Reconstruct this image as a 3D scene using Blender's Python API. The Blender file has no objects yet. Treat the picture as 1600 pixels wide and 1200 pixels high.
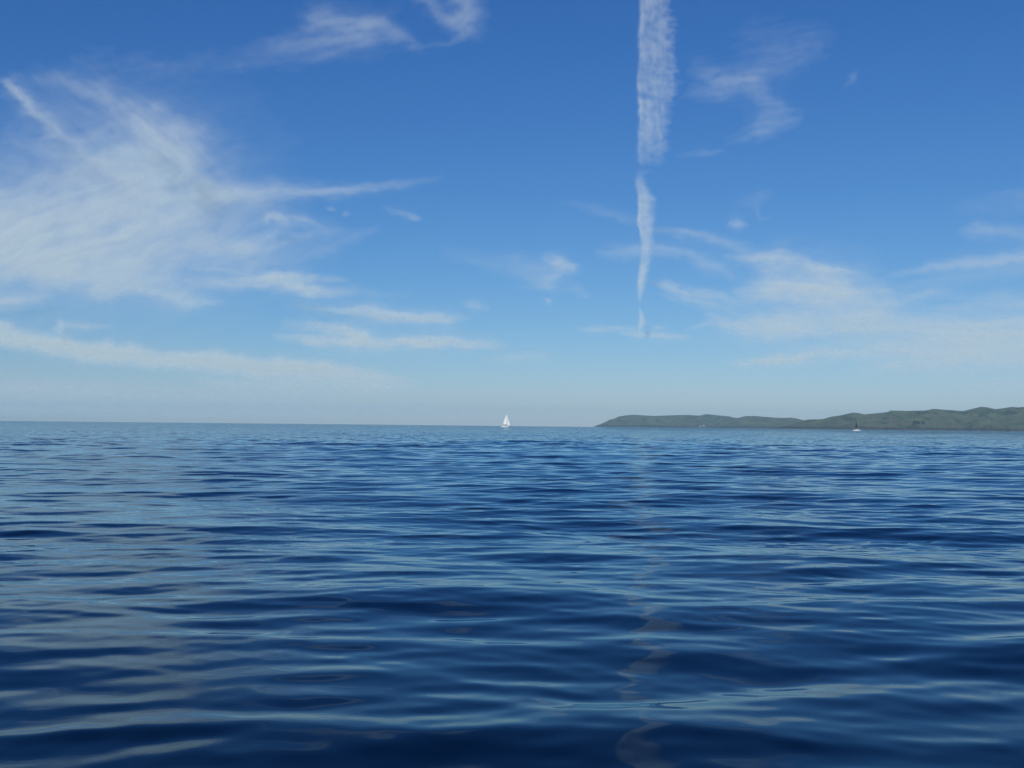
import bpy, bmesh, math, random
import numpy as np
from mathutils import Vector, Matrix

scene = bpy.context.scene
col = scene.collection
R_ = math.radians

# ---------------------------------------------------------------- camera
F = 1650.0                       # focal length in pixels of a 1600 px wide picture
CAM_H = 2.3
ROLL = math.atan(0.0103)
PITCH = math.atan(64.2 / F)
cam_data = bpy.data.cameras.new('camera')
cam_data.sensor_width = 36.0
cam_data.lens = 36.0 * F / 1600.0
cam_data.clip_start = 0.1
cam_data.clip_end = 2.0e6
cam = bpy.data.objects.new('camera', cam_data); col.objects.link(cam)
fwd = Vector((0, math.cos(PITCH), math.sin(PITCH)))
up0 = Vector((0, -math.sin(PITCH), math.cos(PITCH)))
rt = Vector((1, 0, 0)) * math.cos(ROLL) + up0 * math.sin(ROLL)
up = up0 * math.cos(ROLL) - Vector((1, 0, 0)) * math.sin(ROLL)
M = Matrix((( rt.x, up.x, -fwd.x, 0), (rt.y, up.y, -fwd.y, 0), (rt.z, up.z, -fwd.z, CAM_H), (0, 0, 0, 1)))
cam.matrix_world = M
scene.camera = cam

# ---------------------------------------------------------------- sky, sun, exposure
SUN_EL, SUN_AZ = R_(35), R_(195)         # azimuth clockwise from the view direction (+Y): behind the camera, a little left
world = bpy.data.worlds.new('World'); scene.world = world
world.use_nodes = True
wn = world.node_tree; wn.nodes.clear()
wo = wn.nodes.new('ShaderNodeOutputWorld'); bg = wn.nodes.new('ShaderNodeBackground')
sky = wn.nodes.new('ShaderNodeTexSky'); sky.sky_type = 'NISHITA'
sky.sun_disc = False
sky.sun_elevation = SUN_EL; sky.sun_rotation = SUN_AZ
sky.altitude = 0; sky.air_density = 1.0; sky.dust_density = 0.15; sky.ozone_density = 3.0
bg.inputs['Strength'].default_value = 0.1
# clear, deep blue marine air: per-channel response of the sky radiance
sp_ = wn.nodes.new('ShaderNodeSeparateColor'); cb_ = wn.nodes.new('ShaderNodeCombineColor')
wn.links.new(sky.outputs[0], sp_.inputs[0])
for ch, (g_, p_) in enumerate(((0.50, 1.44), (0.58, 1.10), (0.76, 0.79))):
    a_ = wn.nodes.new('ShaderNodeMath'); a_.operation = 'MULTIPLY'; a_.inputs[1].default_value = 0.105
    b_ = wn.nodes.new('ShaderNodeMath'); b_.operation = 'POWER'; b_.inputs[1].default_value = p_
    c_ = wn.nodes.new('ShaderNodeMath'); c_.operation = 'MULTIPLY'; c_.inputs[1].default_value = g_ / 0.1
    wn.links.new(sp_.outputs[ch], a_.inputs[0]); wn.links.new(a_.outputs[0], b_.inputs[0]); wn.links.new(b_.outputs[0], c_.inputs[0])
    wn.links.new(c_.outputs[0], cb_.inputs[ch])
wn.links.new(cb_.outputs[0], bg.inputs[0]); wn.links.new(bg.outputs[0], wo.inputs[0])

sun_data = bpy.data.lights.new('sun', 'SUN'); sun_data.energy = 3.4; sun_data.angle = R_(0.53)
sun_data.color = (1.0, 0.97, 0.92)
sun = bpy.data.objects.new('sun', sun_data); col.objects.link(sun)
sdir = Vector((math.sin(SUN_AZ) * math.cos(SUN_EL), math.cos(SUN_AZ) * math.cos(SUN_EL), math.sin(SUN_EL)))
sun.rotation_euler = sdir.to_track_quat('Z', 'Y').to_euler()
sun.location = (0, -50, 60)

scene.view_settings.view_transform = 'Standard'; scene.view_settings.look = 'None'
scene.view_settings.exposure = 0.0; scene.view_settings.gamma = 1.0
scene.view_settings.use_curve_mapping = False
scene.render.engine = 'CYCLES'
scene.cycles.max_bounces = 8; scene.cycles.transparent_max_bounces = 24
scene.cycles.volume_bounces = 1
scene.cycles.use_denoising = True
scene.cycles.caustics_reflective = False; scene.cycles.caustics_refractive = False

# ---------------------------------------------------------------- helpers
def tag(o, label=None, cat=None, group=None, kind=None):
    if label: o['label'] = label
    if cat: o['category'] = cat
    if group: o['group'] = group
    if kind: o['kind'] = kind
    return o

def empty(name, loc, rz=0.0):
    o = bpy.data.objects.new(name, None); col.objects.link(o)
    o.location = loc; o.rotation_euler = (0, 0, rz); o.empty_display_size = 1
    return o

def np_mesh(name, verts, quads, mat, smooth_=True, attrs=None, parent=None):
    me = bpy.data.meshes.new(name)
    verts = np.ascontiguousarray(verts, dtype=np.float32); quads = np.ascontiguousarray(quads, dtype=np.int32)
    me.vertices.add(len(verts)); me.vertices.foreach_set('co', verts.ravel())
    me.loops.add(quads.size); me.loops.foreach_set('vertex_index', quads.ravel())
    me.polygons.add(len(quads))
    me.polygons.foreach_set('loop_start', np.arange(0, quads.size, 4, dtype=np.int32))
    me.polygons.foreach_set('use_smooth', np.full(len(quads), smooth_, dtype=bool))
    for an, av in (attrs or {}).items():
        at = me.attributes.new(an, 'FLOAT', 'POINT'); at.data.foreach_set('value', np.ascontiguousarray(av, dtype=np.float32))
    me.update(calc_edges=True)
    me.materials.append(mat)
    o = bpy.data.objects.new(name, me); col.objects.link(o)
    if parent: o.parent = parent
    return o

def bm_obj(name, bm, mat, parent=None, smooth_=True):
    me = bpy.data.meshes.new(name)
    bmesh.ops.recalc_face_normals(bm, faces=bm.faces)
    bm.to_mesh(me); bm.free()
    for p in me.polygons: p.use_smooth = smooth_
    me.materials.append(mat)
    o = bpy.data.objects.new(name, me); col.objects.link(o)
    if parent: o.parent = parent
    return o

def mat_new(name):
    m = bpy.data.materials.new(name); m.use_nodes = True
    return m, m.node_tree, m.node_tree.nodes['Principled BSDF']

def simple(name, c, rough=0.5, **kw):
    m, nt, p = mat_new(name)
    p.inputs['Roughness'].default_value = rough
    n = nt.nodes.new('ShaderNodeTexNoise'); n.inputs['Scale'].default_value = kw.get('scale', 3.0); n.inputs['Detail'].default_value = 5
    tc = nt.nodes.new('ShaderNodeTexCoord'); nt.links.new(tc.outputs['Object'], n.inputs['Vector'])
    mx = nt.nodes.new('ShaderNodeMix'); mx.data_type = 'RGBA'
    d = kw.get('var', 0.12)
    mx.inputs[6].default_value = (*[x * (1 - d) for x in c], 1); mx.inputs[7].default_value = (*[min(1, x * (1 + d)) for x in c], 1)
    nt.links.new(n.outputs['Fac'], mx.inputs[0]); nt.links.new(mx.outputs[2], p.inputs['Base Color'])
    if 'metal' in kw: p.inputs['Metallic'].default_value = kw['metal']
    return m

def pix_dir(u, v):
    """world direction through picture point (u, v) of the 1600x1200 frame, used to place things along a bearing"""
    d = fwd * F + rt * (u - 800) + up * (600 - v)
    return d.normalized()

def bearing(u):
    """bearing (radians, clockwise from +Y) of picture column u at the horizon"""
    d = pix_dir(u, 657 + 0.0103 * u)
    return math.atan2(d.x, d.y)

def on_sea(u, dist, z=-0.08):
    b = bearing(u)
    return Vector((math.sin(b) * dist, math.cos(b) * dist, z))
# ---------------------------------------------------------------- cloud density (numpy only)
_rng = np.random.RandomState(11)
_perm = _rng.permutation(4096)
_grad = _rng.rand(4096) * 2 * np.pi
_gx, _gy = np.cos(_grad), np.sin(_grad)

def gnoise(x, y, seed=0):
    xi = np.floor(x).astype(np.int64); yi = np.floor(y).astype(np.int64)
    fx = x - xi; fy = y - yi
    ux = fx * fx * fx * (fx * (fx * 6 - 15) + 10); uy = fy * fy * fy * (fy * (fy * 6 - 15) + 10)
    def g(ix, iy, dx, dy):
        h = _perm[(_perm[(ix + seed * 57) & 4095] + iy) & 4095]
        return _gx[h] * dx + _gy[h] * dy
    a = g(xi, yi, fx, fy); b = g(xi + 1, yi, fx - 1, fy)
    c = g(xi, yi + 1, fx, fy - 1); d = g(xi + 1, yi + 1, fx - 1, fy - 1)
    return ((a + (b - a) * ux) * (1 - uy) + (c + (d - c) * ux) * uy) * 1.5

def fbm(x, y, octs=4, seed=0, gain=0.55):
    s = 0; a = 1.0; n = 0
    for k in range(octs):
        s = s + a * gnoise(x * 2 ** k + 13.7 * k, y * 2 ** k + 5.1 * k, seed + k); n += a; a *= gain
    return s / n * 1.6

def smooth(x, a, b):
    t = np.clip((x - a) / (b - a), 0, 1)
    return t * t * (3 - 2 * t)

# One puff of a cloud: a soft stroke through points (u, v, half width up, half width down, density)
def stroke(U, V, pts, p=2.0):
    best = np.zeros_like(U)
    for (x0, y0, a0, b0, d0), (x1, y1, a1, b1, d1) in zip(pts[:-1], pts[1:]):
        dx, dy = x1 - x0, y1 - y0
        L2 = dx * dx + dy * dy + 1e-6
        t = np.clip(((U - x0) * dx + (V - y0) * dy) / L2, 0, 1)
        ex, ey = U - (x0 + t * dx), V - (y0 + t * dy)
        d = np.sqrt(ex * ex + ey * ey)
        side = dx * ey - dy * ex          # >0: below a stroke drawn left to right
        w = np.where(side > 0, b0 + (b1 - b0) * t, a0 + (a1 - a0) * t)
        best = np.maximum(best, (d0 + (d1 - d0) * t) * np.exp(-(d / w) ** p))
    return best

# Every cloud: name, label, strokes, streak angle (deg, picture sense), streak length / width, noise strength, warp
def S(*p): return list(p)
CLOUDS = [
 dict(label='huge fan of white cirrus spread over the left of the sky', layer=0, ang=-20, sl=150, sw=20, nz=.5, soft=.78, warp=20, gain=.88, curl=18, st=[
   S((-620,250,90,90,.5),(-300,330,120,95,.62),(-60,360,70,70,.72),(120,370,70,62,.74),(240,345,70,70,.62),(330,325,52,60,.42),(430,330,20,30,.15)),
   S((-60,330,34,40,.35),(60,320,22,40,.34),(150,345,30,40,.2)),
   S((-200,424,46,22,.6),(0,408,50,24,.66),(150,434,42,15,.62),(260,456,24,9,.46),(350,472,10,7,.12)),
   S((110,270,30,40,.3),(190,262,44,48,.52),(260,270,48,50,.52),(320,305,34,40,.36),(400,312,20,26,.14)),
   S((120,300,60,60,.25),(250,320,60,60,.25)),
   S((120,395,50,36,.28),(230,400,44,34,.3),(320,395,26,24,.22),(380,395,14,14,.1)),
   S((290,400,14,14,.25),(380,388,13,13,.42),(450,368,12,12,.3),(560,360,6,6,.08)),
   S((330,425,8,8,.1),(460,395,12,12,.16),(590,362,6,5,.05)),
   ]),
 dict(label='long thin tail streaming right from the big cirrus fan', layer=1, ang=-5, sl=90, sw=6, nz=.4, warp=5, st=[
   S((330,303,18,14,.16),(400,299,12,10,.3),(450,298,8,8,.34),(530,297,6,7,.28),(600,290,5,6,.2),(690,278,4,5,.04)),
   S((400,306,8,8,.1),(480,304,6,6,.14),(560,300,4,4,.05)),
   ]),
 dict(label='narrow bright wisp at the far left edge, slanting down into the big cirrus', layer=1, ang=42, sl=60, sw=9, nz=.4, warp=7, st=[
   S((2,126,5,5,.2),(18,140,9,8,.6),(42,162,10,9,.62),(75,188,9,8,.38),(110,222,12,10,.3),(160,262,16,14,.16)),
   S((66,220,3,3,.1),(80,216,5,4,.38),(90,209,4,3,.1)),
   S((0,210,14,8,.02),(60,232,12,12,.18),(130,245,12,12,.05)),
   ]),
 dict(label='thin curling veil rising from the top of the big cirrus fan', layer=2, ang=38, sl=90, sw=13, nz=.6, warp=16, st=[
   S((60,122,14,10,.06),(110,128,16,14,.2),(160,138,14,18,.26),(200,170,16,18,.33),(240,205,20,20,.44),(275,240,26,22,.48),(310,285,26,26,.3)),
   S((215,205,14,14,.2),(250,178,16,16,.32),(278,186,12,14,.28),(290,215,14,16,.3),(300,250,20,20,.2)),
   S((50,165,30,30,.08),(120,180,30,34,.12),(180,215,26,30,.14)),
   ]),
 dict(label='pale puffed wisp near the top edge, left of centre', layer=0, ang=-8, sl=70, sw=11, nz=.7, warp=10, gain=.85, st=[
   S((488,34,12,12,.3),(510,28,14,14,.42),(535,38,14,12,.4),(560,40,16,16,.42),(590,42,16,14,.38),(612,52,12,10,.28),(640,68,6,6,.18),(672,80,4,4,.04)),
   S((400,72,10,12,.1),(450,68,10,12,.2),(520,62,14,14,.22),(570,60,12,16,.2)),
   S((380,100,10,10,.05),(440,92,12,12,.11),(500,84,14,12,.12),(560,74,10,10,.05)),
   S((120,90,22,20,.05),(260,105,18,20,.08),(380,100,16,14,.06)),
   ]),
 dict(label='faint hooked wisp touching the top edge between pale puff and contrail', layer=1, ang=-40, sl=60, sw=12, nz=.55, warp=8, st=[
   S((655,-30,14,14,.2),(672,8,12,10,.22),(690,24,8,8,.2),(712,34,10,9,.3),(732,40,9,9,.3),(722,52,6,6,.2),(696,66,5,5,.1),(660,72,5,5,.04)),
   S((700,-60,20,20,.25),(722,-10,16,14,.3),(728,25,14,12,.34)),
   ]),
 dict(label='white streaky bank just under the big cirrus, left of centre', layer=0, ang=3, sl=80, sw=9, nz=.5, warp=6, p=2.6, gain=1.12, st=[
   S((290,440,6,7,.1),(350,442,8,10,.34),(400,440,10,10,.46),(430,438,12,12,.5),(470,450,12,11,.52),(505,458,9,8,.36),(560,456,7,7,.12),(640,462,5,5,.03)),
   S((410,432,8,5,.3),(480,434,6,6,.3),(540,438,5,5,.08)),
   S((300,420,4,4,.1),(350,421,5,4,.2),(390,428,4,4,.05)),
   ]),
 dict(label='two stacked streaks of white cloud left of the white sailboat', layer=0, ang=4, sl=90, sw=8, nz=.5, warp=6, p=2.6, gain=1.25, st=[
   S((455,478,4,5,.05),(520,484,6,7,.28),(570,488,10,9,.46),(630,497,9,8,.46),(700,497,8,8,.34),(730,496,5,5,.08)),
   S((440,505,5,5,.08),(490,508,6,8,.28),(540,515,9,11,.38),(570,528,10,10,.42)),
   S((430,524,5,5,.1),(500,533,8,8,.36),(600,536,8,8,.38),(680,535,9,8,.44),(740,538,8,7,.36),(790,538,5,5,.08)),
   ]),
 dict(label='long rounded cloud band sloping down to the right above the left horizon', layer=0, ang=4, sl=110, sw=11, nz=.24, warp=5, puff=1, p=3.6, halo=.08, st=[
   S((-260,480,24,22,.6),(-100,498,20,20,.64),(10,524,17,17,.68),(80,536,13,17,.66),(130,548,16,16,.68),(200,552,15,17,.66),(250,560,12,16,.62),(330,560,14,18,.66),(400,572,14,18,.64),(470,574,14,18,.66),(540,584,13,16,.62),(600,592,11,14,.46),(650,600,6,8,.1)),
   ]),
 dict(label='small ragged tuft riding on the long cloud band near the left edge', layer=1, ang=2, sl=50, sw=8, nz=.5, warp=6, st=[
   S((92,504,5,5,.2),(98,520,6,6,.34)),
   S((90,506,5,5,.16),(130,510,5,6,.3),(180,512,4,4,.1)),
   ]),
 dict(label='small flat cloud at the left edge between big cirrus and long band', layer=0, ang=0, sl=80, sw=9, nz=.45, warp=5, st=[
   S((-140,458,8,8,.2),(-40,468,11,11,.42),(20,470,9,10,.4),(60,464,5,6,.3),(85,462,3,3,.05)),
   ]),
 dict(label='low pale cloud bank lying along the left horizon', layer=0, ang=2, sl=260, sw=12, nz=.28, warp=5, st=[
   S((-400,600,18,30,.42),(-100,606,16,34,.42),(0,612,18,34,.42),(120,616,18,32,.42),(240,622,14,30,.38),(400,630,12,24,.3),(520,636,12,18,.26),(640,640,10,14,.16),(760,648,6,9,.06)),
   S((320,596,6,8,.18),(400,600,7,9,.32),(480,604,7,9,.28),(600,608,6,7,.26),(650,611,3,3,.04)),
   S((-200,648,14,10,.3),(0,648,14,10,.3),(300,652,12,8,.28),(600,656,10,6,.2),(900,656,8,5,.14),(960,656,3,3,.02)),
   ]),
 dict(label='little white puff trailing a veil in the middle, left of the contrail', layer=0, ang=8, sl=70, sw=10, nz=.5, warp=8, st=[
   S((858,408,6,7,.3),(872,410,8,9,.5),(886,416,6,8,.36)),
   S((800,405,8,8,.08),(840,420,9,12,.2),(870,432,10,10,.26),(860,446,8,7,.14)),
   S((820,450,5,5,.04),(860,444,6,6,.2),(876,444,4,4,.05)),
   S((700,395,12,12,.05),(780,410,12,14,.08),(840,440,10,12,.08)),
   S((885,452,5,5,.04),(905,456,6,6,.16),(925,464,4,4,.04)),
   ]),
 dict(label='tiny white speck of cloud under the little puff', layer=0, ang=8, sl=20, sw=5, nz=.3, warp=2, st=[
   S((852,468,3,3,.15),(858,471,3,3,.4),(862,473,2,2,.1)),
   ]),
 dict(label='faint small smudge of cloud above the white sailboat', layer=0, ang=3, sl=50, sw=6, nz=.45, warp=4, st=[
   S((722,474,3,3,.1),(742,477,6,6,.3),(762,482,4,4,.08)),
   ]),
 dict(label='very faint low streak to the right of the stacked streaks', layer=0, ang=2, sl=70, sw=6, nz=.45, warp=4, st=[
   S((760,560,5,5,.06),(800,559,6,6,.18),(850,556,5,5,.16),(870,555,3,3,.02)),
   ]),
 dict(label='two tiny bright flecks at the tail of the big cirrus', layer=3, ang=20, sl=20, sw=5, nz=.3, warp=3, st=[
   S((508,323,2,2,.08),(517,326,3,3,.2),(526,329,2,2,.05)),
   S((530,337,2,2,.06),(540,334,3,3,.18),(550,333,2,2,.04)),
   ]),
 dict(label='curled white tuft beneath the long tail of the big cirrus', layer=3, ang=14, sl=36, sw=6, nz=.5, warp=5, st=[
   S((412,346,4,4,.2),(422,337,4,4,.4),(440,341,5,5,.35),(452,350,4,4,.12)),
   S((450,338,5,5,.1),(480,344,5,6,.26),(500,354,4,4,.1)),
   ]),
 dict(label='short slanting fleck of cloud just below the end of the long thin tail', layer=3, ang=20, sl=36, sw=6, nz=.5, warp=4, st=[
   S((600,324,4,4,.04),(625,332,4,4,.2),(650,341,4,3,.2),(656,342,2,2,.04)),
   ]),
 dict(label='feathery swirl of thin cloud high up, right of the contrail', layer=0, ang=-12, sl=80, sw=8, nz=.7, warp=13, gain=.72, st=[
   S((1065,150,8,8,.12),(1110,142,12,10,.2),(1150,130,14,12,.26),(1190,115,14,14,.22),(1230,95,16,16,.12),(1290,60,16,16,.04)),
   S((1080,108,14,12,.1),(1120,118,10,10,.26),(1165,122,12,14,.28),(1190,145,14,16,.26),(1205,170,14,16,.22),(1190,190,14,14,.16)),
   S((1140,215,8,8,.06),(1190,200,9,9,.2),(1225,190,9,9,.24),(1245,182,5,5,.06)),
   S((1180,60,34,30,.08),(1250,70,34,30,.08)),
   S((1070,245,6,6,.08),(1100,240,5,5,.16),(1130,236,4,4,.04)),
   ]),
 dict(label='faint short feather alone in the blue at upper right', layer=0, ang=-60, sl=26, sw=6, nz=.4, warp=4, st=[
   S((1322,135,5,5,.04),(1330,124,6,6,.12),(1340,110,4,4,.04)),
   ]),
 dict(label='tiny bright cloud fleck right of the lower contrail', layer=0, ang=12, sl=30, sw=6, nz=.4, warp=4, st=[
   S((1138,344,3,3,.1),(1150,350,6,6,.4),(1162,351,4,4,.2),(1170,352,2,2,.03)),
   S((1150,320,12,12,.03),(1190,308,10,10,.08),(1205,300,5,5,.03)),
   S((1180,322,3,3,.08),(1192,342,4,4,.08),(1206,340,3,3,.02)),
   ]),
 dict(label='thin arched streaks of cloud crossing just right of the lower contrail', layer=0, ang=10, sl=90, sw=7, nz=.5, warp=6, st=[
   S((1015,357,3,3,.14),(1050,360,4,5,.26),(1100,368,5,8,.24),(1150,384,8,10,.18),(1180,400,8,9,.1)),
   S((940,395,8,7,.1),(980,393,9,9,.22),(1030,390,7,7,.24),(1070,394,7,8,.2),(1110,412,9,10,.22),(1140,430,8,8,.12)),
   S((880,318,5,5,.04),(930,325,6,6,.1),(980,345,8,8,.1),(1000,352,5,5,.05)),
   ]),
 dict(label='slanting white streaks running from the contrail toward the right cloud patch', layer=1, ang=17, sl=80, sw=7, nz=.45, warp=5, st=[
   S((1014,440,3,3,.12),(1040,446,5,5,.36),(1070,456,5,6,.36),(1110,460,6,8,.34),(1150,470,6,8,.24),(1180,476,5,5,.05)),
   S((1030,460,3,3,.06),(1070,468,5,5,.24),(1110,476,5,6,.26),(1150,484,5,5,.08)),
   ]),
 dict(label='broad soft white cloud patch over the headland, right of centre', layer=0, ang=3, sl=110, sw=11, nz=.45, warp=10, p=2.4, gain=1.15, st=[
   S((1160,460,12,12,.2),(1200,450,22,22,.5),(1260,450,26,26,.6),(1320,455,24,28,.56),(1370,470,18,22,.36),(1400,480,10,12,.1)),
   S((1080,514,3,3,.12),(1120,500,7,12,.3),(1170,504,12,20,.42),(1230,510,20,22,.48),(1300,505,24,20,.4),(1360,505,20,18,.3)),
   S((1130,400,4,4,.1),(1180,404,8,8,.3),(1220,403,10,10,.4),(1250,408,8,8,.3),(1265,415,6,6,.1)),
   S((1200,425,10,10,.12),(1215,410,8,8,.16)),
   S((1260,418,4,4,.2),(1290,424,6,6,.4),(1330,426,5,5,.3),(1345,428,3,3,.06)),
   S((1350,430,6,6,.08),(1380,450,8,8,.14),(1400,470,8,8,.12)),
   ]),
 dict(label='wide thin veil of cloud reaching the right edge above the hills', layer=1, ang=2, sl=180, sw=10, nz=.4, warp=8, gain=1.12, st=[
   S((1330,500,14,20,.26),(1420,510,20,24,.42),(1520,515,24,28,.46),(1620,515,28,30,.46),(1800,510,30,34,.46),(2100,500,40,40,.4)),
   S((1150,568,4,4,.12),(1230,562,6,6,.34),(1290,552,9,9,.36),(1370,548,14,16,.34),(1480,550,20,20,.36),(1620,556,20,20,.36),(1800,556,20,20,.3)),
   S((1125,573,2,2,.05),(1190,566,4,4,.32),(1245,562,4,4,.26)),
   S((1340,580,5,5,.04),(1400,572,6,6,.2),(1500,566,8,8,.2)),
   S((1370,480,6,6,.06),(1410,470,8,8,.2),(1450,458,8,8,.2),(1510,448,6,6,.05)),
   S((1480,480,8,8,.08),(1560,472,10,10,.2),(1640,470,10,10,.2)),
   S((1500,610,6,6,.05),(1560,600,10,14,.12),(1640,600,12,16,.16)),
   ]),
 dict(label='long faint streak rising to the right edge high over the hills', layer=0, ang=-8, sl=130, sw=7, nz=.4, warp=5, st=[
   S((1380,432,3,4,.04),(1440,422,6,6,.24),(1500,412,8,8,.34),(1560,407,9,9,.36),(1620,400,10,10,.34),(1760,380,12,12,.3)),
   S((1400,450,6,6,.04),(1480,436,8,8,.12),(1600,422,10,10,.14)),
   ]),
 dict(label='dim patch of veil at the right edge above the rising streak', layer=0, ang=4, sl=90, sw=9, nz=.5, warp=6, st=[
   S((1500,362,5,8,.06),(1530,358,9,12,.2),(1580,362,8,10,.18),(1640,362,8,10,.14)),
   S((1500,322,12,12,.04),(1600,310,14,20,.09),(1700,310,14,20,.09)),
   ]),
 dict(label='thin flat streak crossing the foot of the contrail', layer=0, ang=4, sl=90, sw=5, nz=.4, warp=3, st=[
   S((905,515,3,3,.1),(930,515,4,4,.3),(965,513,3,4,.24),(1000,513,3,3,.08)),
   S((960,519,3,2,.05),(1000,522,3,4,.34),(1030,524,4,4,.36),(1065,527,4,4,.26),(1090,529,3,3,.04)),
   S((1008,511,2,2,.05),(1028,511,3,3,.26),(1042,513,2,2,.04)),
   ]),
]

def cloud_density(c, U, V, k):
    """opacity of cloud c at picture coordinates U, V"""
    w = c['warp']
    wu = fbm(U / (w * 6), V / (w * 3), 4, 20 + k) * w * 1.6
    wv = fbm(U / (w * 6) + 31, V / (w * 3) + 7, 4, 40 + k) * w * 0.8
    if c.get('puff'):
        wv = wv + 5 * np.abs(fbm(U / 60, V / 90, 3, 71)) - 2
    D = 0; H = 0
    for st in c['st']:
        D = 1 - (1 - D) * (1 - stroke(U + wu, V + wv, st, c.get('p', 2.0)))
        H = 1 - (1 - H) * (1 - c.get('halo', .28) * stroke(U + wu, V + wv, [(x, y, 2.3 * p, 2.3 * q, d) for x, y, p, q, d in st]))
    a = math.radians(c['ang'])
    s = (U * math.cos(a) + V * math.sin(a)); t = (-U * math.sin(a) + V * math.cos(a))
    t2 = t + c.get('curl', 10) * fbm(s / 130, t / 70, 3, 90 + k)
    n = .62 * fbm(s / c['sl'], t2 / c['sw'], 4, 3 + k, .5) + .38 * fbm(U / (c['sw'] * 1.9), V / (c['sw'] * 1.3), 4, 9 + k, .55)
    z = c['nz'] * c.get('soft', .62)
    D = D * np.clip(1 + z * 1.25 * n, 0.05, 1.9)
    D = np.clip(D + .3 * z * n * np.sqrt(np.clip(D, 0, 1)) * (1 - D), 0, 1)
    D = 1 - (1 - D) * (1 - np.clip(H * (1 + .7 * n), 0, 1))
    D = D * c.get('gain', 1.0)
    D = np.clip((D - .012) * 1.02 * (.74 + .22 * smooth(V, 120, 400) + .3 * smooth(V, 480, 560)), 0, .9)
    if c['layer'] >= 4:
        D *= .28 * smooth(-V, 0, 160)
    return D

def contrail_density(U, V):
    wl = fbm(V / 55, V * 0 + 3.3, 4, 61, .65) * 3.6
    # left and right edges by height in the picture
    ys = [-1900, -900, -400, -130, 0, 40, 90, 150, 156, 200, 248, 262, 274, 290, 312, 350, 388, 398, 415, 440, 466, 474, 484, 500, 516, 520]
    le = [960, 975, 990, 996, 999, 999, 998, 997, 996, 997, 996, 1000, 994, 995, 997, 998, 1003, 1003, 999, 996, 998, 999, 999, 1001, 999, 999]
    re = [1260, 1150, 1090, 1060, 1047, 1052, 1056, 1057, 1052, 1045, 1041, 1036, 1003, 1008, 1024, 1022, 1015, 1020, 1014, 1006, 1002, 1000, 1001, 1005, 1002, 1000]
    al = [.02, .04, .06, .17, .5, .5, .5, .5, .52, .5, .26, .0, .2, .6, .76, .72, .62, .45, .8, .88, .55, .0, .6, .9, .8, .0]
    L = np.interp(V, ys, le) + wl; R = np.interp(V, ys, re) + fbm(U / 30, V / 12, 4, 62) * 7 * np.clip((np.interp(V, ys, re) - L) / 40, 0, 1.5) + fbm(V / 30, V * 0, 3, 66) * 3
    A = np.interp(V, ys, al)
    W = np.maximum(R - L, 1.5)
    q = (U - L) / W
    es = np.clip((3.8 + 2.2 * fbm(V / 16, V * 0 + 9, 3, 68)) / W, .03, .45)
    prof = smooth(q, -es, es) * (1 - smooth(q, 1 - np.clip(es * 4.5, .12, .55), 1 + 1.6 * es))
    wide = np.clip(W / 40, 0, 1)
    mot = .75 * fbm(U / 15 + V / 70, V / 11 - U / 60, 4, 63, .62) + .5 * fbm(U / 40, V / 38, 2, 67)
    fil = fbm((U - L) / 10, V / 60, 3, 64)
    D = A * prof * np.clip(1 + wide * (.5 * mot + .34 * fil) + .15 * mot, .15, 1.9)
    D = D * (1 + .35 * np.exp(-((q - .07) / .07) ** 2) * wide)
    D = D * (1 - .2 * wide * np.exp(-((q - .28) / .08) ** 2) * smooth(V, 0, 60) * (1 - smooth(V, 110, 160)))
    gap = 148 + (U - 1000) * .22
    D = D * (1 - .55 * np.exp(-((V - gap) / 4.5) ** 2) * (1 - smooth(U, 1020, 1055)))
    return np.clip(D * .7 * (.85 + .15 * smooth(V, 200, 300)), 0, .8)
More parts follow.
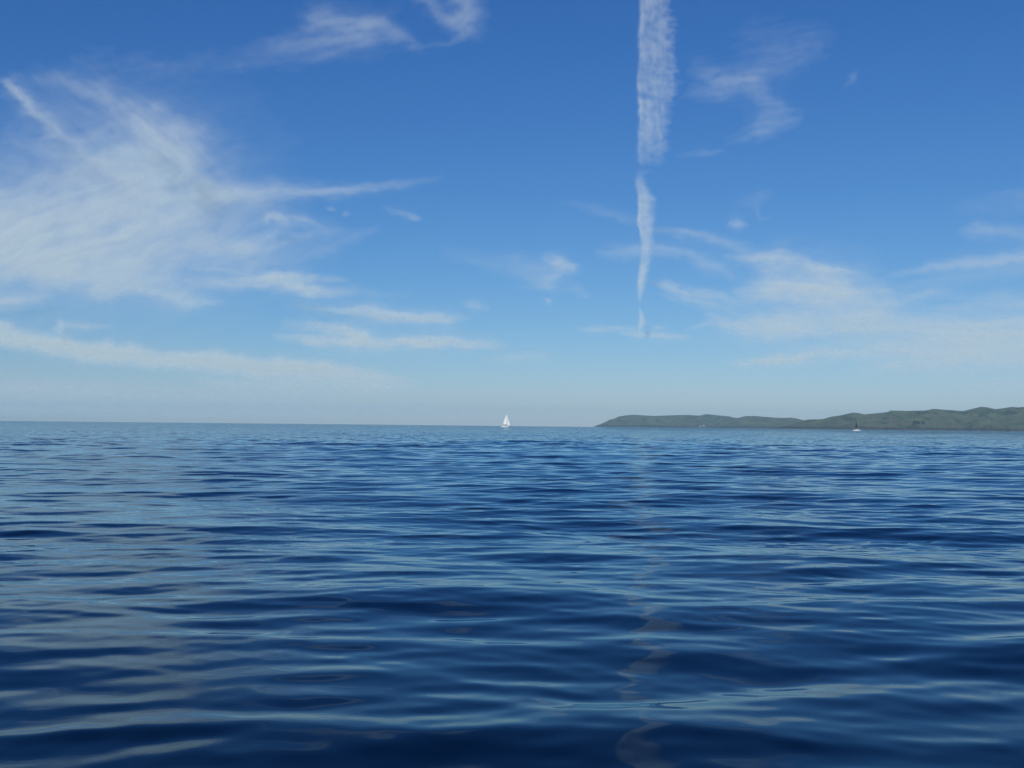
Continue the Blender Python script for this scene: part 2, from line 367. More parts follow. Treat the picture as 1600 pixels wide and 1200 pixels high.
# ---------------------------------------------------------------- sea
def make_sea():
    rng = np.random.RandomState(SEA_SEED)
    rows = [0.5]
    while rows[-1] < 4.0: rows.append(rows[-1] + 0.12)
    while rows[-1] < 24.0: rows.append(rows[-1] + 0.034)
    while rows[-1] < 150.0: rows.append(rows[-1] * 1.0015)
    while rows[-1] < 1500.0: rows.append(rows[-1] * 1.0045)
    while rows[-1] < 15500.0: rows.append(rows[-1] * 1.03)
    rows = np.array(rows)
    a_in = np.linspace(-R_(34), R_(34), 860)
    a_out = np.linspace(R_(34), R_(326), 190)[1:]
    az = np.concatenate([a_in, a_out])          # last == first + 360 deg
    nr, na = len(rows), len(az)
    step = np.gradient(rows)
    bands = [  # wavelength range, count, rms slope, main heading, spread
        (11.0, 24.0, 14, 0.015, R_(-14), R_(14)),
        (4.0, 10.0, 34, 0.031, R_(-8), R_(18)),
        (1.5, 4.0, 56, 0.050, R_(4), R_(18)),
        (0.6, 1.5, 80, 0.046, R_(-2), R_(18)),
        (0.28, 0.6, 60, 0.022, R_(0), R_(26)),
    ]
    comps = []
    for lo, hi, n, s, th0, sp in bands:
        for i in range(n):
            lam = math.exp(math.log(lo) + (math.log(hi) - math.log(lo)) * (i + rng.rand()) / n)
            th = th0 + rng.randn() * sp
            sl = s * math.sqrt(2.0 / n)
            k = 2 * math.pi / lam
            comps.append((lam, k * math.sin(th), -k * math.cos(th), sl / k, rng.rand() * 2 * math.pi, k, math.sin(th), -math.cos(th)))
    sa, ca = np.sin(az), np.cos(az)
    X = (rows[:, None] * sa[None, :]).astype(np.float64); Y = (rows[:, None] * ca[None, :])
    # calmer and livelier patches of water, metres wide
    gust = 1 + .42 * fbm(X / 22, Y / 13, 3, 301) + .26 * fbm(X / 140, Y / 90, 3, 311)
    gust = np.clip(gust, .45, 1.6).astype(np.float32)
    DX = np.zeros((nr, na), np.float32); DY = DX.copy(); Z = DX.copy()
    Xf, Yf = X, Y
    side = np.maximum(step, 0.0)
    for lam, kx, ky, a, ph, k, ux, uy in comps:
        # fade a wave out where the mesh rows get too coarse for it
        wt = np.clip((lam / step - 4.0) / 5.0, 0, 1)
        m = np.nonzero(wt > 0)[0]
        if len(m) == 0: continue
        r1 = m[-1] + 1
        p = ((kx * Xf[:r1] + ky * Yf[:r1] + ph) % (2 * math.pi)).astype(np.float32)
        w = (wt[:r1, None] * a).astype(np.float32)
        g = gust[:r1] if lam < 5 else 1.0
        c = np.cos(p) * w * g; s = np.sin(p) * w * g
        Z[:r1] += c
        DX[:r1] -= s * (0.75 * ux); DY[:r1] -= s * (0.75 * uy)
    # outside the densely meshed sector the columns are coarse: let the waves settle
    quiet = np.clip((R_(36) - np.abs((az + math.pi) % (2 * math.pi) - math.pi)) / R_(2), 0.0, 1)
    quiet = 0.15 + 0.85 * quiet
    Z *= quiet; DX *= quiet; DY *= quiet
    verts = np.stack([X + DX, Y + DY, Z - (rows[:, None] ** 2) / (2 * 7.4e6)], -1)
    verts = verts[:, :-1].reshape(-1, 3); nc = na - 1
    i = np.arange(nr - 1)[:, None]; j = np.arange(nc)[None, :]
    j2 = (j + 1) % nc
    q = np.stack([i * nc + j + 0 * j2, i * nc + j2, (i + 1) * nc + j2, (i + 1) * nc + j + 0 * j2], -1).reshape(-1, 4)
    dist = np.repeat(rows, nc)
    st = np.repeat(step, nc)
    fine = np.clip((np.log(st) - math.log(.10)) / (math.log(.35) - math.log(.10)), 0, 1)
    coarse = np.clip((np.log(st) - math.log(.4)) / (math.log(2.5) - math.log(.4)), 0, 1)

    m, nt, p = mat_new('sea_water')
    N = nt.nodes; L = nt.links
    N.remove(p)
    body = N.new('ShaderNodeBsdfDiffuse'); body.inputs['Color'].default_value = (0.0001, 0.0048, 0.016, 1)
    shine = N.new('ShaderNodeBsdfGlossy'); shine.inputs['Roughness'].default_value = 0.045
    shine.inputs['Color'].default_value = (.72, .905, 1.0, 1)          # blue-green cast of clear sea water
    fres = N.new('ShaderNodeFresnel'); fres.inputs['IOR'].default_value = 1.333
    water = N.new('ShaderNodeMixShader'); L.new(fres.outputs[0], water.inputs[0])
    L.new(body.outputs[0], water.inputs[1]); L.new(shine.outputs[0], water.inputs[2])
    L.new(water.outputs[0], N['Material Output'].inputs['Surface'])
    geo = N.new('ShaderNodeNewGeometry')
    tc = N.new('ShaderNodeTexCoord')
    def ripples(sx, sy, scale, detail, attr, amp, base=0.0):
        mp = N.new('ShaderNodeMapping'); mp.inputs['Scale'].default_value = (sx, sy, 1)
        L.new(tc.outputs['Object'], mp.inputs[0])
        n = N.new('ShaderNodeTexNoise'); n.inputs['Scale'].default_value = scale; n.inputs['Detail'].default_value = detail
        n.inputs['Roughness'].default_value = 0.6
        L.new(mp.outputs[0], n.inputs['Vector'])
        s = N.new('ShaderNodeVectorMath'); s.operation = 'SUBTRACT'; s.inputs[1].default_value = (.5, .5, .5)
        L.new(n.outputs['Color'], s.inputs[0])
        mu = N.new('ShaderNodeVectorMath'); mu.operation = 'MULTIPLY'; mu.inputs[1].default_value = (amp * .6, amp, 0)
        L.new(s.outputs[0], mu.inputs[0])
        at = N.new('ShaderNodeAttribute'); at.attribute_name = attr
        ad = N.new('ShaderNodeMath'); ad.operation = 'ADD'; ad.inputs[1].default_value = base
        L.new(at.outputs['Fac'], ad.inputs[0])
        sc = N.new('ShaderNodeVectorMath'); sc.operation = 'SCALE'
        L.new(mu.outputs[0], sc.inputs[0]); L.new(ad.outputs[0], sc.inputs['Scale'])
        return sc.outputs[0]
    v1 = ripples(.45, 1.0, 1.7, 3.0, 'fine', FINE_AMP)
    v2 = ripples(.5, 1.0, 0.35, 2.0, 'coarse', COARSE_AMP)
    v3 = ripples(.6, 1.0, 7.0, 2.0, 'fine', .05, MICRO_BASE)
    a1 = N.new('ShaderNodeVectorMath'); L.new(v1, a1.inputs[0]); L.new(v2, a1.inputs[1])
    a2 = N.new('ShaderNodeVectorMath'); L.new(a1.outputs[0], a2.inputs[0]); L.new(v3, a2.inputs[1])
    a3 = N.new('ShaderNodeVectorMath'); L.new(a2.outputs[0], a3.inputs[0]); L.new(geo.outputs['Normal'], a3.inputs[1])
    nn = N.new('ShaderNodeVectorMath'); nn.operation = 'NORMALIZE'; L.new(a3.outputs[0], nn.inputs[0])
    L.new(nn.outputs[0], shine.inputs['Normal']); L.new(nn.outputs[0], fres.inputs['Normal'])
    o = np_mesh('sea', verts, q, m, True, {'fine': fine, 'coarse': coarse})
    tag(o, kind='structure')
    return o
SEA_SEED = 9
FINE_AMP = 0.95
COARSE_AMP = 0.5
MICRO_BASE = 0.15
make_sea()
# ---------------------------------------------------------------- hills on the right
def land_material():
    m, nt, p = mat_new('coastal_grass')
    N = nt.nodes; L = nt.links
    p.inputs['Roughness'].default_value = 0.95
    p.inputs['Specular IOR Level'].default_value = 0.1
    tc = N.new('ShaderNodeTexCoord'); geo = N.new('ShaderNodeNewGeometry')
    def noise(scale, detail, stretch=(1, 1, 1)):
        mp = N.new('ShaderNodeMapping'); mp.inputs['Scale'].default_value = stretch
        L.new(tc.outputs['Object'], mp.inputs[0])
        n = N.new('ShaderNodeTexNoise'); n.inputs['Scale'].default_value = scale; n.inputs['Detail'].default_value = detail
        n.inputs['Roughness'].default_value = .6
        L.new(mp.outputs[0], n.inputs['Vector']); return n.outputs['Fac']
    def ramp(fac, a, b):
        r = N.new('ShaderNodeMapRange'); r.inputs['From Min'].default_value = a; r.inputs['From Max'].default_value = b
        L.new(fac, r.inputs['Value']); return r.outputs[0]
    def mix(f, c1, c2):
        x = N.new('ShaderNodeMix'); x.data_type = 'RGBA'
        L.new(f, x.inputs[0])
        for s, c in ((6, c1), (7, c2)):
            if isinstance(c, tuple): x.inputs[s].default_value = (*c, 1)
            else: L.new(c, x.inputs[s])
        return x.outputs[2]
    grass = mix(ramp(noise(.006, 6), .4, .62), (.085, .100, .050), (.125, .132, .070))
    scrub = mix(ramp(noise(.016, 7, (1, .5, 1)), .53, .6), grass, (.042, .056, .032))
    dry = mix(ramp(noise(.004, 5, (1, 1, 3)), .55, .66), scrub, (.13, .105, .062))
    sep = N.new('ShaderNodeSeparateXYZ'); L.new(geo.outputs['Position'], sep.inputs[0])
    nz = noise(.03, 4)
    ma = N.new('ShaderNodeMath'); ma.operation = 'MULTIPLY_ADD'; ma.inputs[1].default_value = -16
    L.new(nz, ma.inputs[0]); L.new(sep.outputs['Z'], ma.inputs[2])
    cliff = ramp(ma.outputs[0], -1.5, 6)
    c = mix(cliff, (.055, .045, .036), dry)
    L.new(c, p.inputs['Base Color'])
    return m
LAND = land_material()

RIDGE_FAR = [(926, 0), (933, 2.5), (941, 5.5), (952.6, 11.5), (960.5, 13.4), (965, 16), (978.5, 18.6), (992, 19.6), (1005.5, 18.6), (1021, 17.8), (1043.7, 18.8), (1075, 20), (1092, 18.8), (1104.7, 21.3), (1122.7, 19.3), (1138.5, 18.1), (1152, 15.3), (1165, 12), (1185, 9), (1210, 5), (1240, 0)]
RIDGE_MID = [(1110, 0), (1128, 6), (1142, 11), (1152, 15.2), (1165.5, 18.6), (1179, 18.8), (1203.7, 16.9), (1220.6, 16.1), (1237.5, 16.6), (1248.7, 14.6), (1262, 11.5), (1280, 9), (1330, 5), (1400, 0)]
RIDGE_NEAR = [(1196, 0), (1215, 2.2), (1235, 6), (1251, 11), (1262.5, 14), (1285, 14.4), (1298.5, 18.2), (1312, 19.9), (1332, 24), (1341, 23.7), (1350, 21.6), (1363.7, 22.8), (1386, 24.8), (1392, 27.1), (1406.5, 26.8), (1420, 26.5), (1448, 27.3), (1459.4, 29.3), (1470.6, 28.4), (1487.5, 27.3), (1504.4, 26.2), (1521, 29.3), (1532.5, 31.7), (1543.7, 30.8), (1555, 28.5), (1566, 29.6), (1581, 31.3), (1591, 30.6), (1600, 31.2), (1660, 34), (1720, 31), (1800, 38), (1900, 44), (2000, 41), (2150, 52), (2350, 46), (2600, 60), (2900, 40)]

def shore_noise(u, seed): return fbm(u / 40, u * 0, 4, seed)

def make_land(name, ridge, dist, depth, seed, u0, u1, nu=700, nd=90, label=None):
    us = np.linspace(u0, u1, nu)
    bz = np.array([bearing(float(u)) for u in us])
    rx = [r[0] for r in ridge]; ry = [r[1] for r in ridge]
    px = np.interp(us, rx, ry)
    ker = np.hanning(9); ker /= ker.sum()
    ridge_d = dist + depth * .62
    H = px / F * (ridge_d) / np.cos(bz) ** 1        # metres
    H = H + fbm(us / 6, us * 0, 3, seed + 9) * 0.8 * np.clip(H / 20, 0, 1)
    s = np.linspace(0, 1, nd)
    S_, U_ = np.meshgrid(s, us)
    D = dist + depth * S_ + (shore_noise(us, seed)[:, None] * depth * .10) * (1 - S_) + 60
    Hm = H[:, None]
    t = np.clip(S_ / .62, 0, 1)
    prof = t ** .82 * (1 - .0 * t)
    prof = np.where(S_ > .62, np.cos((S_ - .62) / .38 * math.pi / 2) ** 1.2, prof)
    X = D * np.sin(bz)[:, None]; Y = D * np.cos(bz)[:, None]
    gul = np.abs(fbm(X / 210, Y / 520, 4, seed + 30)) * 1.0
    sp = fbm(X / 330, Y / 700, 3, seed + 40)
    mask = 4 * prof * (1 - prof)
    Z = Hm * (prof * (1 + mask * (.42 * sp - .55 * np.clip(gul - .05, 0, 1)) ))
    cl = np.clip(Hm / 14, 0, 1) * (5 + 3 * fbm(X / 60, Y / 60, 2, seed + 50))
    Z = np.where(S_ < .62, Z + cl * smooth(S_, 0, .03) * (1 - t), Z)
    Z = np.minimum(Z, Hm * (.35 + .65 * np.clip(t, 0, 1)) + 4 * (1 - t))
    Z = np.where(S_ > .62, Hm * prof, Z)
    Z = Z - 1.0 * (S_ < .005) - 1.2 * (S_ > .99) - .6 * (Hm < .2)
    Z = Z - (X * X + Y * Y) / (2 * 7.4e6)      # the sea surface there, on the round earth
    v = np.stack([X, Y, Z], -1).reshape(-1, 3)
    i = np.arange(nu - 1)[:, None]; j = np.arange(nd - 1)[None, :]
    q = np.stack([i * nd + j, (i + 1) * nd + j, (i + 1) * nd + j + 1, i * nd + j + 1], -1).reshape(-1, 4)
    o = np_mesh(name, v, q, LAND, True)
    tag(o, label, kind='structure')
    def height_at(u, sfrac):
        a = int(np.clip(np.searchsorted(us, u), 0, nu - 1)); b = int(sfrac * (nd - 1))
        return Vector((X[a, b], Y[a, b], Z[a, b]))
    return height_at
far_at = make_land('headland', RIDGE_FAR, 8200, 1500, 100, 924, 1242, 420)
mid_at = make_land('coastal_hill', RIDGE_MID, 7400, 1300, 140, 1108, 1402, 340)
near_at = make_land('hills', RIDGE_NEAR, 5200, 1300, 180, 1194, 2900, 1300)

# ---------------------------------------------------------------- houses and trees on the far shore
WHITE_WALL = simple('pale_render', (.36, .35, .31), .8)
ROOF_M = simple('grey_roof', (.30, .27, .25), .8)
DOOR_M = simple('dark_glass', (.04, .05, .06), .2)
LEAF = simple('dark_foliage', (.030, .045, .020), .9, var=.5, scale=.5)
BARK = simple('bark', (.10, .075, .055), .9)

def box(bm, x0, x1, y0, y1, z0, z1):
    vs = [bm.verts.new(p) for p in ((x0, y0, z0), (x1, y0, z0), (x1, y1, z0), (x0, y1, z0), (x0, y0, z1), (x1, y0, z1), (x1, y1, z1), (x0, y1, z1))]
    for f in ((0, 1, 2, 3), (4, 5, 6, 7), (0, 1, 5, 4), (1, 2, 6, 5), (2, 3, 7, 6), (3, 0, 4, 7)):
        bm.faces.new([vs[k] for k in f])

def house(at, w, d, h, rz, label):
    r = empty('house', at, rz)
    tag(r, label, 'house', 'pale houses on the far shore')
    bm = bmesh.new(); box(bm, -w / 2, w / 2, -d / 2, d / 2, -4, h)
    bm_obj('wall', bm, WHITE_WALL, r, False)
    bm = bmesh.new()
    e = .5; rh = h + d * .32
    a = [bm.verts.new(p) for p in ((-w/2-e, -d/2-e, h+.01), (w/2+e, -d/2-e, h+.01), (w/2+e, d/2+e, h+.01), (-w/2-e, d/2+e, h+.01), (-w/2-e, 0, rh), (w/2+e, 0, rh))]
    for f in ((0, 1, 2, 3), (0, 1, 5, 4), (2, 3, 4, 5), (0, 4, 3), (1, 2, 5)): bm.faces.new([a[k] for k in f])
    bm_obj('roof', bm, ROOF_M, r, False)
    for k in range(3):
        x = -w / 2 + w * (k + .5) / 3
        bm = bmesh.new(); box(bm, x - .8, x + .8, -d / 2 - .06, -d / 2 + .05, 1.2, 2.6)
        bm_obj('window', bm, DOOR_M, r, False)
    return r
house(far_at(1094, .03), 17, 9, 4, R_(-8), 'pale low building standing by the water, left of the two on the far shore')
house(far_at(1099, .035), 21, 10, 4.5, R_(-14), 'wider white building by the water, right of the other, on the far shore')

def make_tree(h):
    r = empty('tree', (0, 0, 0))
    bm = bmesh.new()
    bmesh.ops.create_cone(bm, cap_ends=True, segments=7, radius1=h * .03, radius2=h * .012, depth=h * .7, matrix=Matrix.Translation((0, 0, h * .33)))
    bm_obj('trunk', bm, BARK, r)
    rr = random.Random(4)
    bm = bmesh.new()
    for k in range(700):
        a = rr.random() * 6.283; z = rr.random(); rad = h * .42 * math.sqrt(rr.random()) * math.sin(math.pi * (.12 + .82 * z)) * (1 + .35 * math.sin(3 * a + 5 * z))
        c = Vector((rad * math.cos(a), rad * math.sin(a), h * (.2 + .8 * z)))
        s = h * (.02 + .035 * rr.random())
        n = Vector((rr.gauss(0, 1), rr.gauss(0, 1), rr.gauss(0, 1))).normalized(); t1 = n.orthogonal().normalized() * s; t2 = n.cross(t1)
        bm.faces.new([bm.verts.new(c + t1), bm.verts.new(c + t2), bm.verts.new(c - t1), bm.verts.new(c - t2)])
    bm_obj('crown', bm, LEAF, r, False)
    return r
proto = None
TREES = [(1428, .10, 20, 'leftmost dark shore tree, the first below the hill right of the dark sail boat'),
         (1432, .12, 17, 'second dark shore tree from the left, close beside the first'),
         (1435.5, .10, 16, 'third dark shore tree, the smallest of its clump'),
         (1441, .11, 19, 'dark shore tree standing apart right of its clump')]
for k, (u, s_, h, lab) in enumerate(TREES):
    if proto is None:
        proto = make_tree(18.0); t = proto
    else:
        t = proto.copy(); col.objects.link(t)
        for ch in proto.children:
            c = ch.copy(); col.objects.link(c); c.parent = t
    t.location = near_at(u, s_) - Vector((0, 0, .6)); sc_ = h / 18.0
    t.scale = (sc_ * 1.25, sc_ * 1.25, sc_); t.rotation_euler = (0, 0, k * 1.7)
    tag(t, lab, 'tree', 'dark trees at the foot of the near hills')
# ---------------------------------------------------------------- sailboats
GEL = simple('white_gelcoat', (.80, .80, .77), .25)
ANTI = simple('dark_antifouling', (.05, .06, .09), .6)
DECK = simple('deck_grey', (.62, .60, .55), .6)
SAILW = simple('white_sailcloth', (.91, .91, .89), .7, var=.02)
SAILD = simple('dark_sailcloth', (.020, .028, .038), .7, var=.2)
ALU = simple('mast_aluminium', (.62, .64, .66), .4, metal=.5)
WINDOWM = simple('smoked_window', (.02, .025, .03), .15)
CANVAS = simple('blue_canvas', (.04, .07, .12), .8)
PALE_CANVAS = simple('pale_canvas', (.65, .66, .64), .8)

def hull_sections(L, B, fb, n=25):
    out = []
    for k in range(n):
        t = k / (n - 1)                       # 0 stern, 1 bow
        x = -L / 2 + L * t
        w = B / 2 * (math.sin(math.pi * min(1, (t * .80 + .36)) ** 1.35) if t > 0 else .78)
        w = B / 2 * (0.74 + .26 * math.sin(math.pi * t / .9)) if t < .45 else B / 2 * max(0.01, (1 - ((t - .45) / .55) ** 2.1))
        sheer = fb * (1 + .10 * (1 - t) ** 2 + .38 * t ** 2)
        rake = .55 * t ** 6
        sec = []
        for m in range(9):
            q = m / 8                         # 0 sheer, 1 keel line
            zz = sheer + (-.55 * (1 - abs(2 * t - .9) ** 2.2 * .8) - sheer) * q
            ww = w * (1 - q ** 7) ** .8 if q < 1 else 0
            sec.append((x - rake * q * 1.4 - (.3 * q if t == 0 else 0), ww, zz))
        out.append(sec)
    return out

def make_boat(loc, rz, L, B, fb, mast_h, label, dark=False, boom_deg=12.0, main_foot=.36, jib=True):
    r = empty('sailboat', loc, rz)
    tag(r, label, 'sailboat', 'sailboats out on the water')
    # hull
    secs = hull_sections(L, B, fb); bm = bmesh.new()
    ring = []
    for sec in secs:
        ring.append([bm.verts.new((x, -w, z)) for x, w, z in sec] + [bm.verts.new((x, w, z)) for x, w, z in reversed(sec[:-1])])
    for a, b in zip(ring[:-1], ring[1:]):
        for k in range(len(a) - 1): bm.faces.new((a[k], a[k + 1], b[k + 1], b[k]))
    bm.faces.new(ring[0])
    bm_obj('hull', bm, GEL, r)
    bm = bmesh.new(); prev = None
    for sec in secs:
        x, w, z = sec[0]
        cur = [bm.verts.new((x, -w * .985, z - .03)), bm.verts.new((x, 0, z + .05)), bm.verts.new((x, w * .985, z - .03))]
        if prev:
            bm.faces.new((prev[0], cur[0], cur[1], prev[1])); bm.faces.new((prev[1], cur[1], cur[2], prev[2]))
        prev = cur
    bm_obj('deck', bm, DECK, r)
    # cabin trunk
    bm = bmesh.new()
    n = 10; pv = None; x0, x1 = -.10 * L, .24 * L
    for k in range(n):
        t = k / (n - 1); x = x0 + (x1 - x0) * t
        w = B * .30 * (1 - .45 * t ** 1.5); h = fb * 1.05 + .02 + (.52 * (1 - .75 * t ** 2))
        zb = fb * .9
        cur = [bm.verts.new(p) for p in ((x, -w, zb), (x, -w * .88, h - .08), (x, -w * .6, h), (x, w * .6, h), (x, w * .88, h - .08), (x, w, zb))]
        if pv:
            for m_ in range(5): bm.faces.new((pv[m_], cur[m_], cur[m_ + 1], pv[m_ + 1]))
        else: bm.faces.new(cur)
        pv = cur
    bm.faces.new(pv)
    cab = bm_obj('cabin', bm, GEL, r, False)
    for sd in (-1, 1):
        bm = bmesh.new(); yy = sd * B * .285
        box(bm, -.03 * L, .10 * L, min(yy, yy + sd * .03), max(yy, yy + sd * .03), fb * 1.12, fb * 1.12 + .2)
        bm_obj('window', bm, WINDOWM, cab, False)
    # spray hood over the companionway
    bm = bmesh.new(); pv = None
    for k in range(7):
        a = math.pi * k / 6
        cur = [bm.verts.new((-.10 * L, -B * .26 * math.cos(a), fb * 1.25 + .95 * math.sin(a) ** .6)), bm.verts.new((-.02 * L, -B * .24 * math.cos(a), fb * 1.25 + .45 * math.sin(a) ** .6))]
        if pv: bm.faces.new((pv[0], cur[0], cur[1], pv[1]))
        pv = cur
    hood = bm_obj('spray_hood', bm, PALE_CANVAS if dark else CANVAS, r)
    hm = hood.modifiers.new('thickness', 'SOLIDIFY'); hm.thickness = .03
    # mast, boom
    mx = .08 * L; zm = fb * 1.2
    bm = bmesh.new()
    bmesh.ops.create_cone(bm, cap_ends=True, segments=12, radius1=.10, radius2=.065, depth=mast_h - zm, matrix=Matrix.Translation((mx, 0, (mast_h + zm) / 2)))
    mast = bm_obj('mast', bm, ALU, r)
    for f_ in (.42, .70):
        bm = bmesh.new(); z = zm + (mast_h - zm) * f_
        box(bm, mx - .05, mx + .05, -B * .24, B * .24, z, z + .05)
        bm_obj('spreader', bm, ALU, mast, False)
    foot = main_foot * L
    bz_ = fb + 1.45; ba = math.pi + R_(boom_deg)
    bd = Vector((math.cos(ba), math.sin(ba), .02)).normalized()
    def rod(name, a, b, rad, mat_, parent=r, seg=8):
        a, b = Vector(a), Vector(b); d = b - a
        bm_ = bmesh.new()
        bmesh.ops.create_cone(bm_, cap_ends=True, segments=seg, radius1=rad, radius2=rad, depth=d.length, matrix=Matrix.Translation((a + b) / 2) @ d.to_track_quat('Z', 'Y').to_matrix().to_4x4())
        return bm_obj(name, bm_, mat_, parent)
    g = Vector((mx, 0, bz_)); rod('boom', g + bd * .1, g + bd * (foot + .1), .065, ALU)
    # sails: curved triangular sheets with thickness
    def sail(name, tack, head, clew, belly, roach, mat_, side):
        bm_ = bmesh.new(); nu, nv = 12, 22; rows = []
        tack, head, clew = Vector(tack), Vector(head), Vector(clew)
        out = (clew - tack).cross(head - tack).normalized() * side
        for j in range(nv + 1):
            v_ = j / nv; row = []
            a = tack.lerp(head, v_); b = clew.lerp(head, v_)
            b = b + (b - a).normalized() * (roach * math.sin(math.pi * v_)) if (b - a).length > .05 else a + (clew - tack) * .03
            for i_ in range(nu + 1):
                u_ = i_ / nu
                w = (b - a).length
                row.append(bm_.verts.new(a.lerp(b, u_) + out * (belly * w * 4 * u_ * (1 - u_) * (1 - .3 * u_) + .05 * w * v_ * u_)))
            rows.append(row)
        for j in range(nv):
            for i_ in range(nu): bm_.faces.new((rows[j][i_], rows[j][i_ + 1], rows[j + 1][i_ + 1], rows[j + 1][i_]))
        o = bm_obj(name, bm_, mat_, r)
        md = o.modifiers.new('thickness', 'SOLIDIFY'); md.thickness = .012
        return o
    sd = 1 if boom_deg >= 0 else -1
    sail('mainsail', g + Vector((-.12, 0, .12)), (mx - .12, 0, mast_h - .3), g + bd * foot + Vector((0, 0, .14)), .09, .05 * L, SAILD if dark else SAILW, -sd)
    bow = Vector((L / 2 - .15, 0, fb * 1.38))
    hd = Vector((mx + .1, 0, mast_h * .95))
    if jib:
        sail('jib', bow + Vector((-.1, 0, .25)), hd, (mx - .25, -.28 * B * sd, fb + .95), .08, -.02 * L, SAILW, -sd)
    else:
        rod('furled_jib', bow, hd, .05, CANVAS)
    rod('forestay', bow, (mx, 0, mast_h * .955), .012, ALU)
    rod('backstay', (-L / 2 + .1, 0, fb * 1.1), (mx, 0, mast_h), .012, ALU)
    for s2 in (-1, 1):
        rod('shroud', (mx - .1, s2 * B * .46, fb * 1.1), (mx, s2 * .08, mast_h * .93), .012, ALU)
    # rails at bow and stern
    for x_, w_ in ((L * .40, B * .20), (-L * .44, B * .36)):
        bm_ = bmesh.new()
        for s2 in (-1, 1):
            box(bm_, x_ - .02, x_ + .02, s2 * w_ - .02, s2 * w_ + .02, fb * 1.05, fb * 1.2 + .62)
        box(bm_, x_ - .018, x_ + .018, -w_, w_, fb * 1.2 + .6, fb * 1.2 + .64)
        bm_obj('rail', bm_, ALU, r, False)
    # rudder and keel below the water line
    bm_ = bmesh.new(); box(bm_, -L * .47, -L * .41, -.04, .04, -1.1, .1); bm_obj('rudder', bm_, ANTI, r, False)
    bm_ = bmesh.new(); box(bm_, -.02 * L, .14 * L, -.08, .08, -1.6, -.35); bm_obj('keel', bm_, ANTI, r, False)
    # helmsman in the cockpit
    return r

b = bearing(790)
make_boat(on_sea(790.6, 1060), math.pi / 2 - b - R_(66), 9.8, 3.2, 1.25, 13.4,
          'white-hulled sailboat with two full white sails, on the horizon left of the headland', boom_deg=-14, main_foot=.38)
make_boat(on_sea(1339.2, 1230), math.pi / 2 - bearing(1339) - R_(66), 9.0, 3.0, .95, 13.0,
          'small white-hulled sailboat under one narrow dark sail, in front of the green hills', dark=True, boom_deg=-8, main_foot=.30, jib=False)
# ---------------------------------------------------------------- clouds as thin closed sheets of ice cloud at their real height
def cloud_material():
    m = bpy.data.materials.new('ice_cloud'); m.use_nodes = True
    nt = m.node_tree; N = nt.nodes; L = nt.links; N.clear()
    out = N.new('ShaderNodeOutputMaterial'); tr = N.new('ShaderNodeBsdfTransparent')
    tl = N.new('ShaderNodeBsdfTranslucent'); tl.inputs[0].default_value = (*CLOUD_T, 1)
    df = N.new('ShaderNodeBsdfDiffuse'); df.inputs[0].default_value = (*CLOUD_D, 1)
    ad = N.new('ShaderNodeAddShader'); L.new(tl.outputs[0], ad.inputs[0]); L.new(df.outputs[0], ad.inputs[1])
    mx = N.new('ShaderNodeMixShader'); at = N.new('ShaderNodeAttribute'); at.attribute_name = 'cover'
    L.new(at.outputs['Fac'], mx.inputs[0]); L.new(tr.outputs[0], mx.inputs[1]); L.new(ad.outputs[0], mx.inputs[2])
    L.new(mx.outputs[0], out.inputs[0])
    return m
CLOUD_T = (.81, .87, .78); CLOUD_D = (.13, .16, .13)
CLOUD_M = cloud_material()
RE = 7.4e6

def place(U, V, H):
    fx = fwd.x * F + rt.x * (U - 800) + up.x * (600 - V)
    fy = fwd.y * F + rt.y * (U - 800) + up.y * (600 - V)
    fz = fwd.z * F + rt.z * (U - 800) + up.z * (600 - V)
    n = np.sqrt(fx * fx + fy * fy + fz * fz); fx, fy, fz = fx / n, fy / n, fz / n
    c2 = (fx * fx + fy * fy)
    # t*sin + t^2 cos^2/(2R) = H : the layer follows the curve of the earth
    t = (-fz + np.sqrt(fz * fz + 2 * c2 * H / RE)) / (c2 / RE + 1e-30)
    return fx * t, fy * t, fz * t + CAM_H

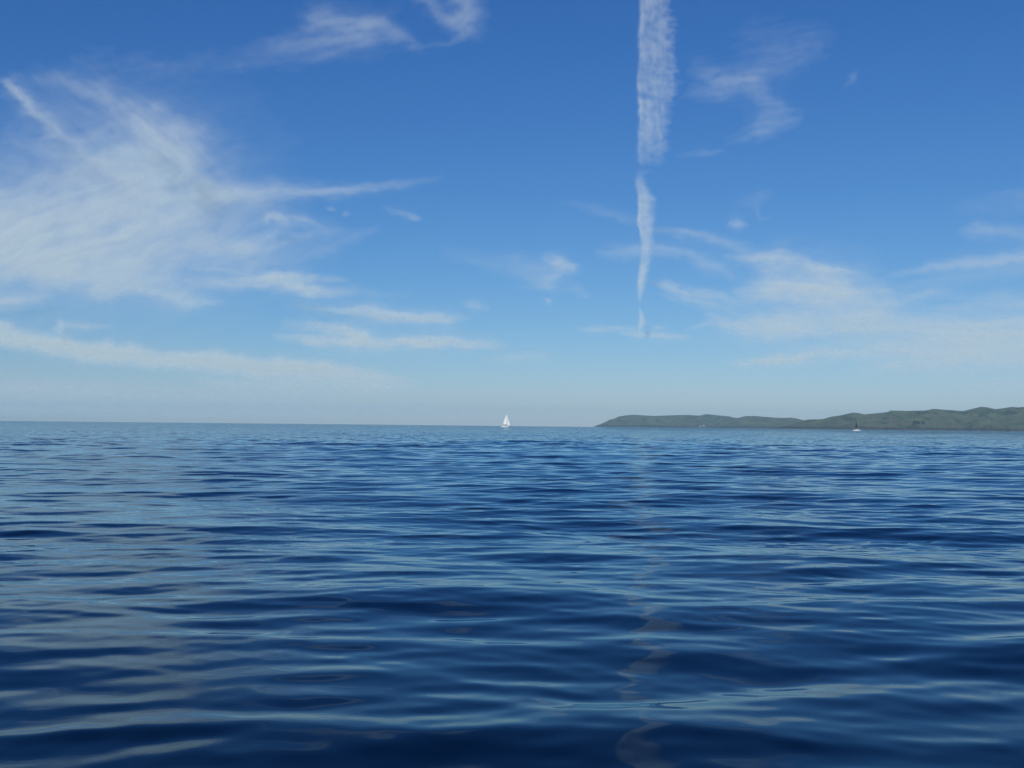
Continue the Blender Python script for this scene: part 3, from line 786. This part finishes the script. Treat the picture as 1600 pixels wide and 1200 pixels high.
def sheet(name, label, cat, group, dens, u0, u1, v0, v1, step, H, thick, thr=.012):
    us = np.arange(u0, u1 + step, step); vs = np.arange(v0, v1 + step, step)
    U, V = np.meshgrid(us, vs)
    D = dens(U, V) * smooth(655 + .0103 * U - V, 0, 16)      # thin out toward the horizon
    nv, nu = U.shape
    lim = 655 + .0103 * U
    keep = (np.maximum.reduce([D[:-1, :-1], D[1:, :-1], D[:-1, 1:], D[1:, 1:]]) > thr) & (V[1:, 1:] < lim[1:, 1:])
    if not keep.any(): return None
    # drop crumbs: keep cells having enough kept neighbours
    k = keep.astype(int); p = np.pad(k, 1)
    nb = sum(p[a:a + k.shape[0], b:b + k.shape[1]] for a in range(3) for b in range(3))
    keep &= nb >= 4
    ii, jj = np.nonzero(keep)
    q = np.stack([ii * nu + jj, ii * nu + jj + 1, (ii + 1) * nu + jj + 1, (ii + 1) * nu + jj], -1)
    used = np.unique(q); remap = np.full(nu * nv, -1); remap[used] = np.arange(len(used))
    q = remap[q]
    Us, Vs, Ds = U.ravel()[used], V.ravel()[used], D.ravel()[used]
    x0, y0, z0 = place(Us, Vs, H)
    T = thick * (.15 + Ds)
    n = len(used)
    low = np.stack([x0, y0, z0 - T / 2], -1); high = np.stack([x0, y0, z0 + T / 2], -1)
    verts = np.concatenate([low, high])
    # side walls round the outline
    e = np.concatenate([q[:, [0, 1]], q[:, [1, 2]], q[:, [2, 3]], q[:, [3, 0]]])
    key = np.sort(e, 1); kk = key[:, 0].astype(np.int64) * n + key[:, 1]
    un, idx, cnt = np.unique(kk, return_index=True, return_counts=True)
    be = e[idx[cnt == 1]]
    side = np.stack([be[:, 1], be[:, 0], be[:, 0] + n, be[:, 1] + n], -1)
    quads = np.concatenate([q, q[:, ::-1] + n, side])
    a = 1 - np.sqrt(1 - Ds); a = np.where(Ds < thr, 0, a)
    c = np.array([x0.mean(), y0.mean(), z0.mean()])
    o = np_mesh(name, verts - c, quads, CLOUD_M, True, {'cover': np.concatenate([a, a])})
    o.location = c
    tag(o, label, cat, group)
    return o

for k, c in enumerate(CLOUDS):
    pts = [p for st in c['st'] for p in st]
    mrg = 2.2 * max(max(p[2], p[3]) for p in pts) + c['warp'] * 2 + 6
    u0 = min(p[0] for p in pts) - mrg; u1 = max(p[0] for p in pts) + mrg
    v0 = min(p[1] for p in pts) - mrg; v1 = min(max(p[1] for p in pts) + mrg, 676)
    if c['layer'] >= 4: st_ = 14.0; v1 = min(v1, -2)
    else: st_ = 2.2
    if k == 0: u0 = -700
    fn = (lambda U, V, c=c, k=k: cloud_density(c, U, V, k))
    if c['layer'] < 4 and (u0 < -200 or u1 > 1800):
        st_ = 2.6
    sheet('cloud', c['label'], 'cloud', 'clouds', fn, u0, u1, v0, v1, st_, 7600 + 230 * (k % 7), 110.0)
sheet('contrail', 'straight white vapour trail dropping from the top edge, broken by gaps', 'contrail', None,
      contrail_density, 940, 1120, -420, 530, 1.3, 10400, 90.0)
HAZE = 0.00005
# ---------------------------------------------------------------- sea haze
bm = bmesh.new(); box(bm, -16500, 16500, -16500, 16500, -3.0, 260.0)
hz = bpy.data.materials.new('sea_haze'); hz.use_nodes = True
nt = hz.node_tree; nt.nodes.clear()
o_ = nt.nodes.new('ShaderNodeOutputMaterial'); pv = nt.nodes.new('ShaderNodeVolumePrincipled')
pv.inputs['Color'].default_value = (.53, .89, 1.0, 1); pv.inputs['Density'].default_value = HAZE
pv.inputs['Anisotropy'].default_value = 0.0
nt.links.new(pv.outputs[0], o_.inputs['Volume'])
haze = bm_obj('haze', bm, hz, None, False)
tag(haze, kind='stuff')
